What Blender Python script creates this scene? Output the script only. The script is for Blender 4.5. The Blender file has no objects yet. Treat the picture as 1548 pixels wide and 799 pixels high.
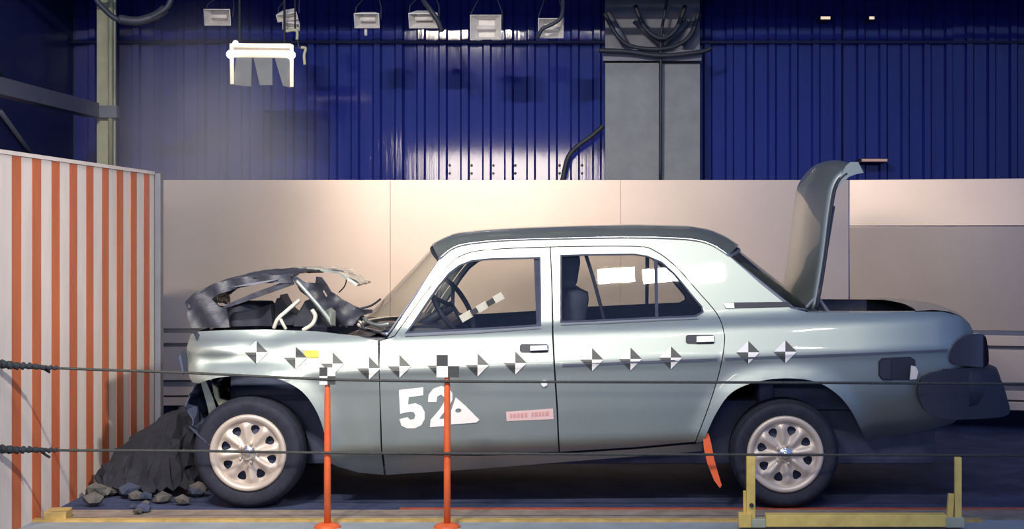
import bpy, bmesh, math, random
from mathutils import Vector, Matrix
from mathutils.geometry import delaunay_2d_cdt
import numpy as np
random.seed(7)
C = bpy.context.scene.collection
PI = math.pi
# ------------------------------------------------------------------ camera, world, lights, exposure
CAMY, CAMZ, F = -8.0, 1.44, 2320.0
U0, V0 = 898.0, 355.0
cam_d = bpy.data.cameras.new('camera'); cam = bpy.data.objects.new('camera', cam_d); C.objects.link(cam)
cam.location = (0, CAMY, CAMZ); cam.rotation_euler = (PI/2, 0, 0)
cam_d.sensor_width = 36; cam_d.lens = 36*F/1548
cam_d.shift_x = -(U0-774)/1548; cam_d.shift_y = -(399.5-V0)/1548
cam_d.clip_end = 200
bpy.context.scene.camera = cam

w = bpy.data.worlds.new('world'); bpy.context.scene.world = w; w.use_nodes = True
bg = w.node_tree.nodes['Background']; bg.inputs[0].default_value = (0.09, 0.135, 0.29, 1); bg.inputs[1].default_value = 2.9

def area(name, loc, target, sx, sy, power, col, spread=PI):
    l = bpy.data.lights.new(name, 'AREA'); l.shape = 'RECTANGLE'; l.size = sx; l.size_y = sy
    l.energy = power; l.color = col; l.spread = spread
    o = bpy.data.objects.new(name, l); C.objects.link(o); o.location = loc
    o.rotation_euler = (Vector(target)-Vector(loc)).to_track_quat('-Z', 'Y').to_euler()
    return o
WARM = (1.0, 0.86, 0.74)
# low photographic lamp row behind the camera, and the hall's overhead lamp bank
area('lamp_row', (-1.7, -10.0, 2.98), (-1.2, 0.5, 1.2), 3.4, 0.65, 22, WARM, 0.9)
for x in (-2.3, -1.75): area('overhead_lamp', (x, -4.6, 5.0), (x+0.5, 2.6, 1.2), 0.34, 0.13, 66, (1.0, 0.91, 0.77), 1.15)
for x in (0.05, 0.47, 0.88): area('overhead_lamp', (x, -4.6, 5.0), (x*0.4-0.6, 2.0, 0.9), 0.34, 0.13, 5.2, (1.0, 0.92, 0.78), 0.94)
area('overhead_lamp', (1.85, -4.6, 5.0), (0.95, 0.6, 0.8), 0.34, 0.13, 4.5, (1.0, 0.92, 0.78), 0.8)  # extra unseen lamp added to brighten the car's rear upper body
area('side_lamp', (2.7, -4.9, 4.9), (-2.8, 0.2, 1.1), 0.34, 0.2, 24, (1.0, 0.91, 0.79), 0.62)  # unseen fill added to brighten the striped barrier face
area('rear_lamp', (-1.0, 3.3, 5.2), (-0.6, 5.6, 2.6), 5.0, 0.5, 14, (0.8, 0.85, 1.0), 2.4)  # unseen fill that lights the blue back wall

vs = bpy.context.scene.view_settings
vs.view_transform = 'Standard'; vs.look = 'None'; vs.gamma = 1; vs.use_curve_mapping = False
vs.exposure = -0.45

# ------------------------------------------------------------------ helpers
def P(u, v, Y):
    d = Y-CAMY
    return Vector(((u-U0)*d/F, Y, CAMZ-(v-V0)*d/F))
def PX(u, Y): return (u-U0)*(Y-CAMY)/F
def PZ(v, Y): return CAMZ-(v-V0)*(Y-CAMY)/F

def mat(name, col, rough=0.5, metal=0.0, var=0.0, scale=8.0, bump=0.0, coat=0.0, emit=None, estr=0.0, trans=0.0, alpha=1.0, spec=0.5, stretch=None):
    m = bpy.data.materials.new(name); m.use_nodes = True
    nt = m.node_tree; b = nt.nodes['Principled BSDF']
    b.inputs['Base Color'].default_value = (*col, 1); b.inputs['Roughness'].default_value = rough
    b.inputs['Metallic'].default_value = metal; b.inputs['Coat Weight'].default_value = coat
    b.inputs['Coat Roughness'].default_value = 0.03
    b.inputs['Specular IOR Level'].default_value = spec
    b.inputs['Transmission Weight'].default_value = trans; b.inputs['Alpha'].default_value = alpha
    if emit: b.inputs['Emission Color'].default_value = (*emit, 1); b.inputs['Emission Strength'].default_value = estr
    if var > 0 or bump > 0:
        tc = nt.nodes.new('ShaderNodeTexCoord'); n = nt.nodes.new('ShaderNodeTexNoise')
        n.inputs['Scale'].default_value = scale; n.inputs['Detail'].default_value = 6; n.inputs['Roughness'].default_value = 0.6
        src = tc.outputs['Object']
        if stretch:
            mp = nt.nodes.new('ShaderNodeMapping'); mp.inputs['Scale'].default_value = stretch
            nt.links.new(src, mp.inputs[0]); src = mp.outputs[0]
        nt.links.new(src, n.inputs['Vector'])
        if var > 0:
            r = nt.nodes.new('ShaderNodeValToRGB')
            r.color_ramp.elements[0].position = 0.3; r.color_ramp.elements[1].position = 0.7
            r.color_ramp.elements[0].color = (*[c*(1-var) for c in col], 1)
            r.color_ramp.elements[1].color = (*[min(1, c*(1+var)) for c in col], 1)
            nt.links.new(n.outputs['Fac'], r.inputs[0]); nt.links.new(r.outputs[0], b.inputs['Base Color'])
        if bump > 0:
            bp = nt.nodes.new('ShaderNodeBump'); bp.inputs['Strength'].default_value = bump; bp.inputs['Distance'].default_value = 0.02
            nt.links.new(n.outputs['Fac'], bp.inputs['Height']); nt.links.new(bp.outputs[0], b.inputs['Normal'])
    return m

M = {}
M['paint'] = mat('silver_paint', (0.33, 0.38, 0.36), 0.49, 0.8, 0.03, 3.0, coat=0.45)
M['paint_dark'] = mat('scorched_paint', (0.030, 0.034, 0.052), 0.5, 0.0, 0.5, 9.0, 0.4)  # darker tone for crumpled front parts, scuttle and far boot channel
M['liner'] = mat('dark_lining', (0.034, 0.043, 0.080), 0.8, 0, 0.3, 12)
M['under'] = mat('underbody', (0.045, 0.056, 0.105), 0.8, 0, 0.3, 8)
M['rubber'] = mat('rubber', (0.022, 0.025, 0.042), 0.7, 0, 0.25, 30, 0.1, spec=0.25)
M['rim'] = mat('cream_silver_rim', (0.56, 0.49, 0.43), 0.42, 0.3, 0.05, 10)
M['chrome'] = mat('chrome', (0.85, 0.84, 0.82), 0.14, 1.0)
M['white'] = mat('white_vinyl', (0.85, 0.84, 0.81), 0.5)
M['black'] = mat('black_vinyl', (0.05, 0.055, 0.055), 0.5)
M['plastic'] = mat('black_plastic', (0.020, 0.024, 0.042), 0.55)
M['glass'] = None
M['yellow'] = mat('yellow_paint', (0.85, 0.62, 0.16), 0.5, 0, 0.18, 9, 0.15)
M['orange'] = mat('orange_paint', (0.75, 0.13, 0.03), 0.45, 0, 0.12, 10)
M['pink'] = mat('pink_label', (0.72, 0.50, 0.48), 0.6)
M['redprint'] = mat('faded_red_print', (0.62, 0.32, 0.31), 0.6)
M['boardwhite'] = mat('white_board', (0.76, 0.68, 0.62), 0.6, 0, 0.10, 5, 0.1, stretch=(1, 1, .3))
M['boardorange'] = mat('orange_board', (0.56, 0.15, 0.06), 0.55, 0, 0.16, 5, 0.1, stretch=(1, 1, .3))
M['concrete'] = mat('concrete', (0.30, 0.32, 0.33), 0.85, 0, 0.12, 6, 0.2)
M['greyblock'] = mat('grey_block', (0.26, 0.27, 0.31), 0.85, 0, 0.15, 6, 0.2)
M['bluesheet'] = mat('blue_sheet', (0.022, 0.034, 0.25), 0.06, 0.0, 0.12, 9.0, 0.05, spec=0.5, stretch=(2.0, 2.0, 0.12))
M['bluewall'] = mat('blue_wall', (0.02, 0.03, 0.13), 0.5, 0.0, 0.15, 2.0)
M['steel'] = mat('grey_steel', (0.16, 0.17, 0.22), 0.5, 0.2, 0.1, 8)
M['darksteel'] = mat('dark_steel', (0.035, 0.04, 0.06), 0.55, 0.1, 0.2, 8)
M['palepost'] = mat('pale_green_steel', (0.46, 0.47, 0.32), 0.55, 0.1, 0.12, 8)
M['sheet'] = mat('beige_sheet_metal', (0.70, 0.565, 0.46), 0.32, 0.4, 0.05, 1.6, 0.02)
M['lampgrey'] = mat('lamp_reflector', (0.75, 0.72, 0.68), 0.5, 0.0, 0.1, 20)
M['lampglow'] = mat('lamp_glow', (1, 0.9, 0.75), 0.5, emit=(1.0, 0.80, 0.58), estr=1.15)
M['lampcore'] = mat('lamp_core', (1, 1, 1), 0.5, emit=(0.9, 0.93, 1.0), estr=4)
M['rope'] = mat('rope', (0.05, 0.054, 0.05), 0.8, 0, 0.3, 60, 0.3)
M['ropedark'] = mat('dark_rope', (0.02, 0.028, 0.035), 0.8, 0, 0.3, 60, 0.3)
M['tail'] = mat('dark_red_lens', (0.020, 0.010, 0.018), 0.10, 0, coat=0.5)
M['rubble'] = mat('rubble', (0.10, 0.098, 0.095), 0.9, 0, 0.3, 14, 0.4)

def glassmat(name, tint, alpha):
    m = bpy.data.materials.new(name); m.use_nodes = True; nt = m.node_tree; nt.nodes.clear()
    o = nt.nodes.new('ShaderNodeOutputMaterial'); mx = nt.nodes.new('ShaderNodeMixShader')
    t = nt.nodes.new('ShaderNodeBsdfTransparent'); t.inputs[0].default_value = (*tint, 1)
    g = nt.nodes.new('ShaderNodeBsdfGlossy'); g.inputs['Roughness'].default_value = 0.015
    fr = nt.nodes.new('ShaderNodeFresnel'); ge = nt.nodes.new('ShaderNodeNewGeometry'); mi_ = nt.nodes.new('ShaderNodeMix')
    mi_.inputs[2].default_value = alpha; mi_.inputs[3].default_value = 1/alpha
    nt.links.new(ge.outputs['Backfacing'], mi_.inputs[0]); nt.links.new(mi_.outputs[0], fr.inputs[0])
    nt.links.new(fr.outputs[0], mx.inputs[0]); nt.links.new(t.outputs[0], mx.inputs[1]); nt.links.new(g.outputs[0], mx.inputs[2])
    nt.links.new(mx.outputs[0], o.inputs[0])
    return m
M['glass'] = glassmat('window_glass', (0.90, 0.90, 0.88), 1.5)
M['rearglass'] = glassmat('dark_rear_glass', (0.30, 0.36, 0.38), 1.3)
M['screen'] = glassmat('windscreen_glass', (0.84, 0.86, 0.84), 1.13)

def link(name, me, m, parent=None, smooth=False):
    o = bpy.data.objects.new(name, me); C.objects.link(o)
    if m:
        for mm in (m if isinstance(m, (list, tuple)) else [m]): me.materials.append(mm)
    if smooth:
        for p in me.polygons: p.use_smooth = True
    if parent:
        o.parent = parent
        o.matrix_parent_inverse = Matrix.Translation(-parent.location) if parent.parent is None else Matrix.Identity(4)
        o.matrix_parent_inverse = parent_world(parent).inverted()
    return o
def parent_world(o):
    m = o.matrix_basis.copy()
    if o.parent: m = parent_world(o.parent) @ o.matrix_parent_inverse @ m
    return m
def obj(name, bm, m, parent=None, smooth=False):
    me = bpy.data.meshes.new(name); bmesh.ops.recalc_face_normals(bm, faces=bm.faces) ; bm.to_mesh(me); bm.free()
    return link(name, me, m, parent, smooth)
def pydata(name, v, f, m, parent=None, smooth=False, mi=None):
    me = bpy.data.meshes.new(name); me.from_pydata([tuple(a) for a in v], [], f); me.update()
    if mi: me.polygons.foreach_set('material_index', mi)
    return link(name, me, m, parent, smooth)
def empty(name, loc):
    o = bpy.data.objects.new(name, None); C.objects.link(o); o.location = loc; o.empty_display_size = 0.1
    return o
def tag(o, label=None, cat=None, group=None, kind=None):
    if label: o['label'] = label
    if cat: o['category'] = cat
    if group: o['group'] = group
    if kind: o['kind'] = kind
    return o
def box(bm, c, s, rot=None, bevel=0.0):
    r = bmesh.ops.create_cube(bm, size=1)
    vs_ = r['verts']
    for v in vs_: v.co = Vector((v.co.x*s[0], v.co.y*s[1], v.co.z*s[2]))
    if bevel:
        es = {e for v in vs_ for e in v.link_edges}
        rr = bmesh.ops.bevel(bm, geom=list(es), offset=bevel, segments=2, affect='EDGES', profile=0.6)
        vs_ = list({v for f in rr['faces'] for v in f.verts} | {v for v in vs_ if v.is_valid})
    mm = Matrix.Translation(c) @ (rot.to_4x4() if rot else Matrix.Identity(4))
    bmesh.ops.transform(bm, matrix=mm, verts=vs_)
def newbox(name, c, s, m, parent=None, rot=None, bevel=0.0):
    bm = bmesh.new(); box(bm, Vector(c), s, rot, bevel); return obj(name, bm, m, parent)
def tube(bm, pts, r, seg=8, cap=True):
    pts = [Vector(p) for p in pts]; rings = []
    rs = r if isinstance(r, (list, tuple)) else [r]*len(pts)
    up = None
    for i, p in enumerate(pts):
        t = (pts[min(i+1, len(pts)-1)]-pts[max(i-1, 0)]).normalized()
        if up is None:
            up = Vector((0, 0, 1)) if abs(t.z) < 0.9 else Vector((0, 1, 0))
        a = (up - t*up.dot(t)).normalized(); b = t.cross(a); up = a
        rings.append([bm.verts.new(p+(a*math.cos(2*PI*k/seg)+b*math.sin(2*PI*k/seg))*rs[i]) for k in range(seg)])
    for A, B in zip(rings, rings[1:]):
        for k in range(seg): bm.faces.new((A[k], A[(k+1) % seg], B[(k+1) % seg], B[k]))
    if cap:
        bm.faces.new(rings[0][::-1]); bm.faces.new(rings[-1])
def newtube(name, pts, r, m, parent=None, seg=8):
    bm = bmesh.new(); tube(bm, pts, r, seg); return obj(name, bm, m, parent, True)
def spline(pts, n=6):
    pts = [Vector(p) for p in pts]; out = []
    for i in range(len(pts)-1):
        p0 = pts[max(i-1, 0)]; p1 = pts[i]; p2 = pts[i+1]; p3 = pts[min(i+2, len(pts)-1)]
        for k in range(n):
            t = k/n
            out.append(0.5*((2*p1)+(p2-p0)*t+(2*p0-5*p1+4*p2-p3)*t*t+(3*p1-p0-3*p2+p3)*t**3))
    out.append(pts[-1]); return out
def lathe(bm, prof, c, seg=48, axis='y'):
    """prof: list of (radius, offset along axis)"""
    rings = []
    for r, h in prof:
        ring = []
        for k in range(seg):
            a = 2*PI*k/seg
            if axis == 'y': co = Vector((r*math.cos(a), h, r*math.sin(a)))
            else: co = Vector((r*math.cos(a), r*math.sin(a), h))
            ring.append(bm.verts.new(Vector(c)+co))
        rings.append(ring)
    for A, B in zip(rings, rings[1:]):
        for k in range(seg): bm.faces.new((A[k], A[(k+1) % seg], B[(k+1) % seg], B[k]))
    return rings

# ------------------------------------------------------------------ the hall
def slab(name, x0, x1, y0, y1, z0, z1, m, parent=None, kind=None):
    o = newbox(name, ((x0+x1)/2, (y0+y1)/2, (z0+z1)/2), (x1-x0, y1-y0, z1-z0), m, parent)
    if kind: o['kind'] = kind
    return o
XL, XR, YB, ZC = -4.75, 6.2, 6.0, 5.6
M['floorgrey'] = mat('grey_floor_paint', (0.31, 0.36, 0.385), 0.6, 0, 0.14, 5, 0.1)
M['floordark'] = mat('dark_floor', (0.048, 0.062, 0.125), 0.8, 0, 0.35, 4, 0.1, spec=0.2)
M['track'] = mat('beige_track', (0.27, 0.22, 0.18), 0.7, 0, 0.30, 7, 0.2)
M['redline'] = mat('worn_red_line', (0.42, 0.09, 0.05), 0.6, 0, 0.30, 12)
M['yellowline'] = mat('worn_yellow_batten', (0.52, 0.36, 0.12), 0.6, 0, 0.25, 12, 0.15)
slab('floor', XL, XR, -14, YB, -0.2, 0.0, M['floorgrey'], kind='structure')
slab('floor_track', -2.80, XR, -0.24, 0.03, 0, 0.004, M['track'], kind='structure')
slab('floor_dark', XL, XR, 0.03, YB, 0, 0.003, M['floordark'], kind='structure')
slab('trim_1', -1.02, XR, 0.03, 0.085, 0.003, 0.006, M['redline'], kind='structure')
slab('trim_2', -2.82, 1.95, -0.30, -0.245, 0, 0.012, M['yellowline'], kind='structure')
slab('ceiling', XL, XR, 1.0, YB, ZC, ZC+0.1, M['bluewall'], kind='structure')
slab('wall_left', XL-0.15, XL, 1.0, YB+0.15, -0.2, ZC, M['bluewall'], kind='structure')
slab('wall_right', XR, XR+0.15, 1.0, YB+0.15, -0.2, ZC, M['bluewall'], kind='structure')
wb = slab('wall_back', XL, XR, YB, YB+0.15, -0.2, ZC, M['bluewall'], kind='structure')
# corrugated cladding sheets
def cladding(x0, n, parent):
    prof = []
    for k in range(n):
        a = x0+k*0.2
        prof += [(a, 0), (a+0.110, 0), (a+0.128, -0.034), (a+0.182, -0.034), (a+0.2, 0)]
    v = []; f = []
    for (x, y) in prof: v += [(x, YB-0.006+y, 0), (x, YB-0.006+y, ZC)]
    for i in range(len(prof)-1):
        if prof[i] == prof[i+1]: continue
        f.append((2*i, 2*i+2, 2*i+3, 2*i+1))
    return pydata('cladding_sheet', v, f, M['bluesheet'], parent)
x = XL+0.02; k = 0
while x < XR-0.9:
    o = cladding(x, 5, wb); o.location.y = -0.03-0.004*(k % 2); o.rotation_euler.x = random.uniform(-0.010, 0.008); o.rotation_euler.z = random.uniform(-0.006, 0.006)*0.3; x += 1.0; k += 1
for u in (677, 710, 743, 776, 843, 877, 1150, 1195):
    for v_ in (250, 262):
        p = P(u+3, v_, YB-0.012)
        bm = bmesh.new(); lathe(bm, [(0.001, -0.012), (0.012, -0.012), (0.014, 0.0)], p, 10); obj('bolt', bm, M['darksteel'], wb)
# horizontal ledger on the cladding
slab('trim_3', XL, XR, YB-0.09, YB-0.04, PZ(66, YB-0.06), PZ(62, YB-0.06), M['bluewall'], kind='structure')

slab('ceiling_beam', XL, XR, 4.9, 5.1, 3.47, 4.1, M['darksteel'], kind='structure')  # unseen beam added to block lamp reflections and shade the top cladding
# concrete pier with two slabs and a joint
pier = slab('column_1', PX(915, 5.6), PX(1058, 5.6), 5.62, 5.95, 0, ZC, M['greyblock'], kind='structure')
slab('concrete_slab', PX(915, 5.5), PX(996, 5.5), 5.5, 5.62, 0, PZ(95, 5.5), M['concrete'], pier)
slab('concrete_slab', PX(1001, 5.5), PX(1058, 5.5), 5.5, 5.62, 0, PZ(97, 5.5), M['concrete'], pier)
slab('lintel_beam', PX(912, 5.46), PX(1060, 5.46), 5.44, 5.62, PZ(92, 5.46), PZ(76, 5.46), M['steel'], pier)
for a, b in (((918, 20), (946, 68)), ((1056, 20), (1030, 68)), ((960, 30), (1000, 66)), ((1040, 32), (1002, 66))):
    newtube('brace', [P(*a, 5.45), P(*b, 5.45)], 0.035, M['steel'], pier, 6)
def cable(pts, Y, r, label, m=M['darksteel'], group=None):
    o = newtube('cable', spline([P(u, v, Y+0.004*i) for i, (u, v) in enumerate(pts)], 6), r, m)
    return tag(o, label, 'cable', group)
cable([(914, 20), (930, 50), (950, 68), (985, 74), (1020, 70), (1045, 52), (1056, 18)], 5.36, 0.018, 'dark cable hanging in a wide loop across the top of the concrete pier')
cable([(960, 8), (975, 42), (1000, 58), (1022, 44), (1036, 8)], 5.32, 0.02, 'dark cable in a narrow loop at the middle of the pier top')
cable([(905, 76), (950, 78), (1000, 84), (1060, 78), (1075, 72)], 5.34, 0.02, 'dark cable running level below the loops on the pier')
cable([(1010, -10), (1003, 30), (999, 60), (999, 120), (998, 275)], 5.38, 0.013, 'dark cable dropping straight down the joint of the concrete pier')
cable([(850, 275), (858, 240), (872, 222), (895, 205), (912, 190)], 5.6, 0.022, 'dark hose bending up over the blue cladding left of the concrete pier')
cb = cable([(138, -522), (138, -300), (138, -120), (139, -40), (144, -5), (158, 14), (180, 30), (215, 30), (240, 20), (256, 5), (262, -30), (263, -120), (263, -300), (263, -522)], 3.0, 0.020, 'thick black cable sagging from the ceiling by the pale steel column')
newtube('hose_sleeve', spline([P(180, 29, 3.02), P(208, 32, 3.03), P(235, 24, 3.05), P(250, 13, 3.06)]), 0.035, M['darksteel'], cb)

# left steel: pale column, deep beam and bracing
col = empty('column_2', (PX(161, 5.0), 5.0, 0)); col['kind'] = 'structure'
slab('flange', PX(147, 4.93), PX(175, 4.93), 4.92, 4.94, 0, ZC-0.01, M['palepost'], col)
slab('web', PX(158, 5.0), PX(163, 5.0), 4.94, 5.10, 0, ZC-0.01, M['palepost'], col)
slab('flange', PX(147, 5.1), PX(175, 5.1), 5.10, 5.12, 0, ZC-0.01, M['palepost'], col)
newtube('conduit', [P(167, -30, 4.88), P(167, 250, 4.88)], 0.022, M['palepost'], col)
slab('stiffener_plate', PX(143, 4.85), PX(177, 4.85), 4.84, 4.92, PZ(178, 4.88), PZ(160, 4.88), M['steel'], col)
bmx = -4.2
tag(slab('steel_beam', bmx-0.06, bmx+0.06, 1.2, 4.84, PZ(178, 4.9), PZ(178, 4.9)+0.12, M['steel']), 'grey steel beam running back along the blue side wall to the pale column', 'beam')
for i, (a, b) in enumerate((((14, 15), (36, 130)), ((0, 165), (22, 235)), ((40, 165), (62, 250)))):
    ya, yb = 4.6, 4.9
    o = newtube('brace_rod', [Vector((XL+0.03, 3.0+a[0]*0.03, PZ(a[1], 4.0))), Vector((XL+0.03, 3.3+b[0]*0.03, PZ(b[1], 4.0)))], 0.02, M['steel'])
    tag(o, ['thin grey brace rod above the beam on the blue side wall', 'thin grey brace rod below the beam, nearest the camera', 'thin grey brace rod below the beam, beside the pale column'][i], 'rod')

# beige sheet-metal screen wall
WY = 3.6
scr = empty('wall_screen', (0, WY, 0)); scr['kind'] = 'structure'
us = [243, 590, 938, 1283]
def panel_unit(u0, u1, ya, yb, first):
    """one screen panel between image columns u0,u1; ya/yb = depth at its two edges"""
    A = Vector((PX(u0, ya), ya, 0)); B = Vector((PX(u1, yb), yb, 0)); d = (B-A).normalized(); L = (B-A).length
    ang = math.atan2(d.y, d.x); mid = (A+B)/2
    def strip(name, v0, v1, off, th, m, gap=0.0015, tilt=0.0):
        z0, z1 = PZ(v1, WY), PZ(v0, WY)
        R = Matrix.Rotation(ang, 3, 'Z')
        c = mid + R @ Vector((0, off+th/2, 0)); c.z = (z0+z1)/2
        return newbox(name, c, (L-gap, th, z1-z0), m, scr, R @ Matrix.Rotation(tilt, 3, 'X'), 0.0015)
    if first: strip('sheet_panel', 272, 341, 0, 0.03, M['sheet'], tilt=-0.04); strip('sheet_panel', 342, 496, 0.004, 0.03, M['sheet'], tilt=0.07)
    else: strip('sheet_panel', 272, 496, 0, 0.03, M['sheet'])
    strip('rail', 503, 518, -0.01, 0.03, M['sheet'])
    strip('lower_panel', 524, 574, 0.0, 0.03, M['sheet'])
    strip('rail', 584, 597, -0.01, 0.03, M['sheet'])
    strip('bottom_rail', 600, 612, -0.02, 0.04, M['sheet'])
    strip('backing', 480, 610, 0.035, 0.02, M['steel'])
    for s in (-0.46, 0.46):
        c = mid+d*(L*s); newbox('foot_post', (c.x, c.y+0.09, 0.85), (0.05, 0.05, 1.7), M['darksteel'], scr)
for a, b in zip(us, us[1:]): panel_unit(a, b, WY, WY, 0)
panel_unit(1284, 1670, WY, WY-0.48, 1)
panel_unit(1671, 2080, WY-0.48, WY-0.98, 1)
panel_unit(-150, 240, WY+0.2, WY+0.2, 0)

# ------------------------------------------------------------------ striped crash barrier
BX = -818*8/F
bar = empty('crash_barrier', (BX-0.4, 0, 0))
tag(bar, 'massive crash barrier block faced with orange and white vertical stripes', 'barrier')
BZ = 1.835; ys0, ys1 = -2.2, 1.84
slab('concrete_core', BX-0.8, BX-0.03, ys0, ys1, 0, BZ-0.01, M['greyblock'], bar)
slab('top_cap', BX-0.8, BX+0.004, ys0, ys1, BZ-0.008, BZ+0.012, M['boardwhite'], bar)
y = 7.496-8-0.273*6; protoW = protoO = None
for k in range(15):
    yc = y+0.273*k
    a0, a1 = yc-0.0625, yc+0.0625
    if a1 > ys1: a1 = ys1
    o = slab('stripe_board', BX-0.03, BX, a0+0.001, a1-0.001, 0, BZ-0.01, M['boardorange'], bar)
    b0, b1 = a1, min(yc+0.273-0.0625, ys1)
    if b1-b0 > 0.02: slab('stripe_board', BX-0.03, BX+random.uniform(-.002, .001), b0+0.001, b1-0.001, 0, BZ-0.01, M['boardwhite'], bar)
tag(slab('steel_post', BX-0.10, BX+0.035, 1.86, 1.93, 0, PZ(262, 1.9), M['steel']), 'narrow blue-grey post closing the far end of the striped barrier', 'post')  # strip added where the dark gap past the barrier shows
# ------------------------------------------------------------------ car surface
W = 1.80
tt = [-0.70, -0.56, -0.47, -0.425, -0.40, -0.25, -0.10, -0.035, -0.012, 0.0, 0.012, 0.03, 0.10, 0.15, 0.168, 0.19, 0.22, 0.26, 0.66, 0.80]
yy = [0.30, 0.165, 0.095, 0.05, 0.032, 0.016, 0.007, 0.004, 0.000, -0.008, -0.004, 0.006, 0.032, 0.0505, 0.066, 0.094, 0.124, 0.136, 0.280, 0.330]
_T = np.arange(-0.70, 0.80, 0.002); _Yt = np.interp(_T, tt, yy)
ker = np.ones(7)/7
_Ys = np.convolve(np.pad(_Yt, 3, 'edge'), ker, 'valid'); _Ys = np.convolve(np.pad(_Ys, 3, 'edge'), ker, 'valid')
def zc(x): return 0.773+0.0398*x
def q(pts): return np.array([((u-U0)/290.0, CAMZ-(v-V0)/290.0) for u, v in pts])
ARCH_F = [(300, 580), (330, 571), (380, 568), (420, 573), (455, 591), (478, 622), (491, 660), (499, 700)]
ARCH_R = [(1066, 662), (1083, 625), (1106, 594), (1142, 578), (1187, 572), (1232, 577), (1264, 595), (1287, 622), (1306, 660)]
def smooth2(pts, n=5): return [(p.x, p.y) for p in spline([Vector((u, v, 0)) for u, v in pts], n)]
ARCH_F = smooth2(ARCH_F); ARCH_R = smooth2(ARCH_R)
_archs = [q(ARCH_F), q(ARCH_R)]
def bumps(x, z):
    e = 0
    for bx, bz, rx, rz, a in ((-2.02, 0.86, 0.16, 0.06, -0.03), (-1.95, 0.79, 0.25, 0.02, 0.02), (-1.72, 0.88, 0.09, 0.05, 0.018), (-1.55, 0.80, 0.10, 0.03, 0.012),
                              (-1.22, 0.6, 0.07, 0.2, 0.007), (-2.1, 0.78, 0.05, 0.05, -0.02), (-1.85, 0.84, 0.05, 0.03, 0.012)):
        e += a*math.exp(-((x-bx)/rx)**2-((z-bz)/rz)**2)
    return e
def SY(x, z):
    t = z-zc(x)
    y = float(np.interp(t, _T, _Ys))
    if x > 1.15 and t < -0.12: y += 1.3*min(1, (x-1.15)/0.4)*(-0.12-t)**2
    if x > 1.35: y += 0.05*((x-1.35)/0.5)**2
    if x > 1.80: y += 2.2*(x-1.80)**2
    if x < -0.9: y += 0.028*((-0.9-x)/1.2)**2
    if x < -1.95: y += 0.8*(-1.95-x)**2
    for A in _archs:
        if abs(x-A[len(A)//2][0]) < 0.6:
            d2 = ((A-np.array([x, z]))**2).sum(axis=1).min()
            y -= 0.030*math.exp(-d2/0.0026)
    if x < -1.1: y += bumps(x, z)
    return y
def surf(u, v):
    """the point of the car's near side seen at image position (u,v)"""
    y = 0.05
    for _ in range(6):
        x, z = PX(u, y), PZ(v, y); y = SY(x, z)
    return x, z
def GF(x, z):
    return 0.136+(z-zc(x)-0.26)*0.36+(0.028*((-0.9-x)/1.2)**2 if x < -0.9 else 0)
def resample(poly, step):
    out = []
    for (a, b) in zip(poly, poly[1:]+poly[:1]):
        n = max(1, int(math.hypot(b[0]-a[0], b[1]-a[1])/step+0.5))
        out += [(a[0]+(b[0]-a[0])*k/n, a[1]+(b[1]-a[1])*k/n) for k in range(n)]
    return out
def inset(poly, d):
    n = len(poly); ar = sum(poly[i][0]*poly[(i+1) % n][1]-poly[(i+1) % n][0]*poly[i][1] for i in range(n))
    s = 1 if ar > 0 else -1; out = []
    for i in range(n):
        p0, p1, p2 = poly[i-1], poly[i], poly[(i+1) % n]
        e1 = Vector((p1[0]-p0[0], p1[1]-p0[1])); e2 = Vector((p2[0]-p1[0], p2[1]-p1[1]))
        if e1.length < 1e-6 or e2.length < 1e-6: out.append(p1); continue
        n1 = Vector((-e1.y, e1.x)).normalized()*s; n2 = Vector((-e2.y, e2.x)).normalized()*s
        m = (n1+n2)
        if m.length < 0.3: m = n1
        m.normalize(); k = d/max(0.5, m.dot(n1))
        out.append((p1[0]+m.x*k, p1[1]+m.y*k))
    return out
def inside(p, poly):
    c = False; j = len(poly)-1
    for i in range(len(poly)):
        if (poly[i][1] > p[1]) != (poly[j][1] > p[1]) and p[0] < (poly[j][0]-poly[i][0])*(p[1]-poly[i][1])/(poly[j][1]-poly[i][1])+poly[i][0]: c = not c
        j = i
    return c
def cdt(outer, holes, step):
    loops = [outer]+holes; verts = []; edges = []; 
    for L in loops:
        n0 = len(verts); verts += [Vector(p) for p in L]
        edges += [(n0+i, n0+(i+1) % len(L)) for i in range(len(L))]
    xs = [p[0] for p in outer]; zs = [p[1] for p in outer]
    bnd = np.array([p for L in loops for p in L]); j = 0
    z = min(zs)+step/2
    while z < max(zs):
        x = min(xs)+step/2+(step/2 if j % 2 else 0)
        while x < max(xs):
            if inside((x, z), outer) and not any(inside((x, z), h) for h in holes):
                if ((bnd-np.array([x, z]))**2).sum(axis=1).min() > (0.45*step)**2: verts.append(Vector((x, z)))
            x += step
        z += step*0.87; j += 1
    r = delaunay_2d_cdt(verts, edges, [], 2 if holes else 1, 1e-6)
    vv = [tuple(v) for v in r[0]]; ff = []
    for f in r[2]:
        c = (sum(vv[i][0] for i in f)/len(f), sum(vv[i][1] for i in f)/len(f))
        if inside(c, outer) and not any(inside(c, h) for h in holes): ff.append(tuple(f))
    return vv, r[1], ff
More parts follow.
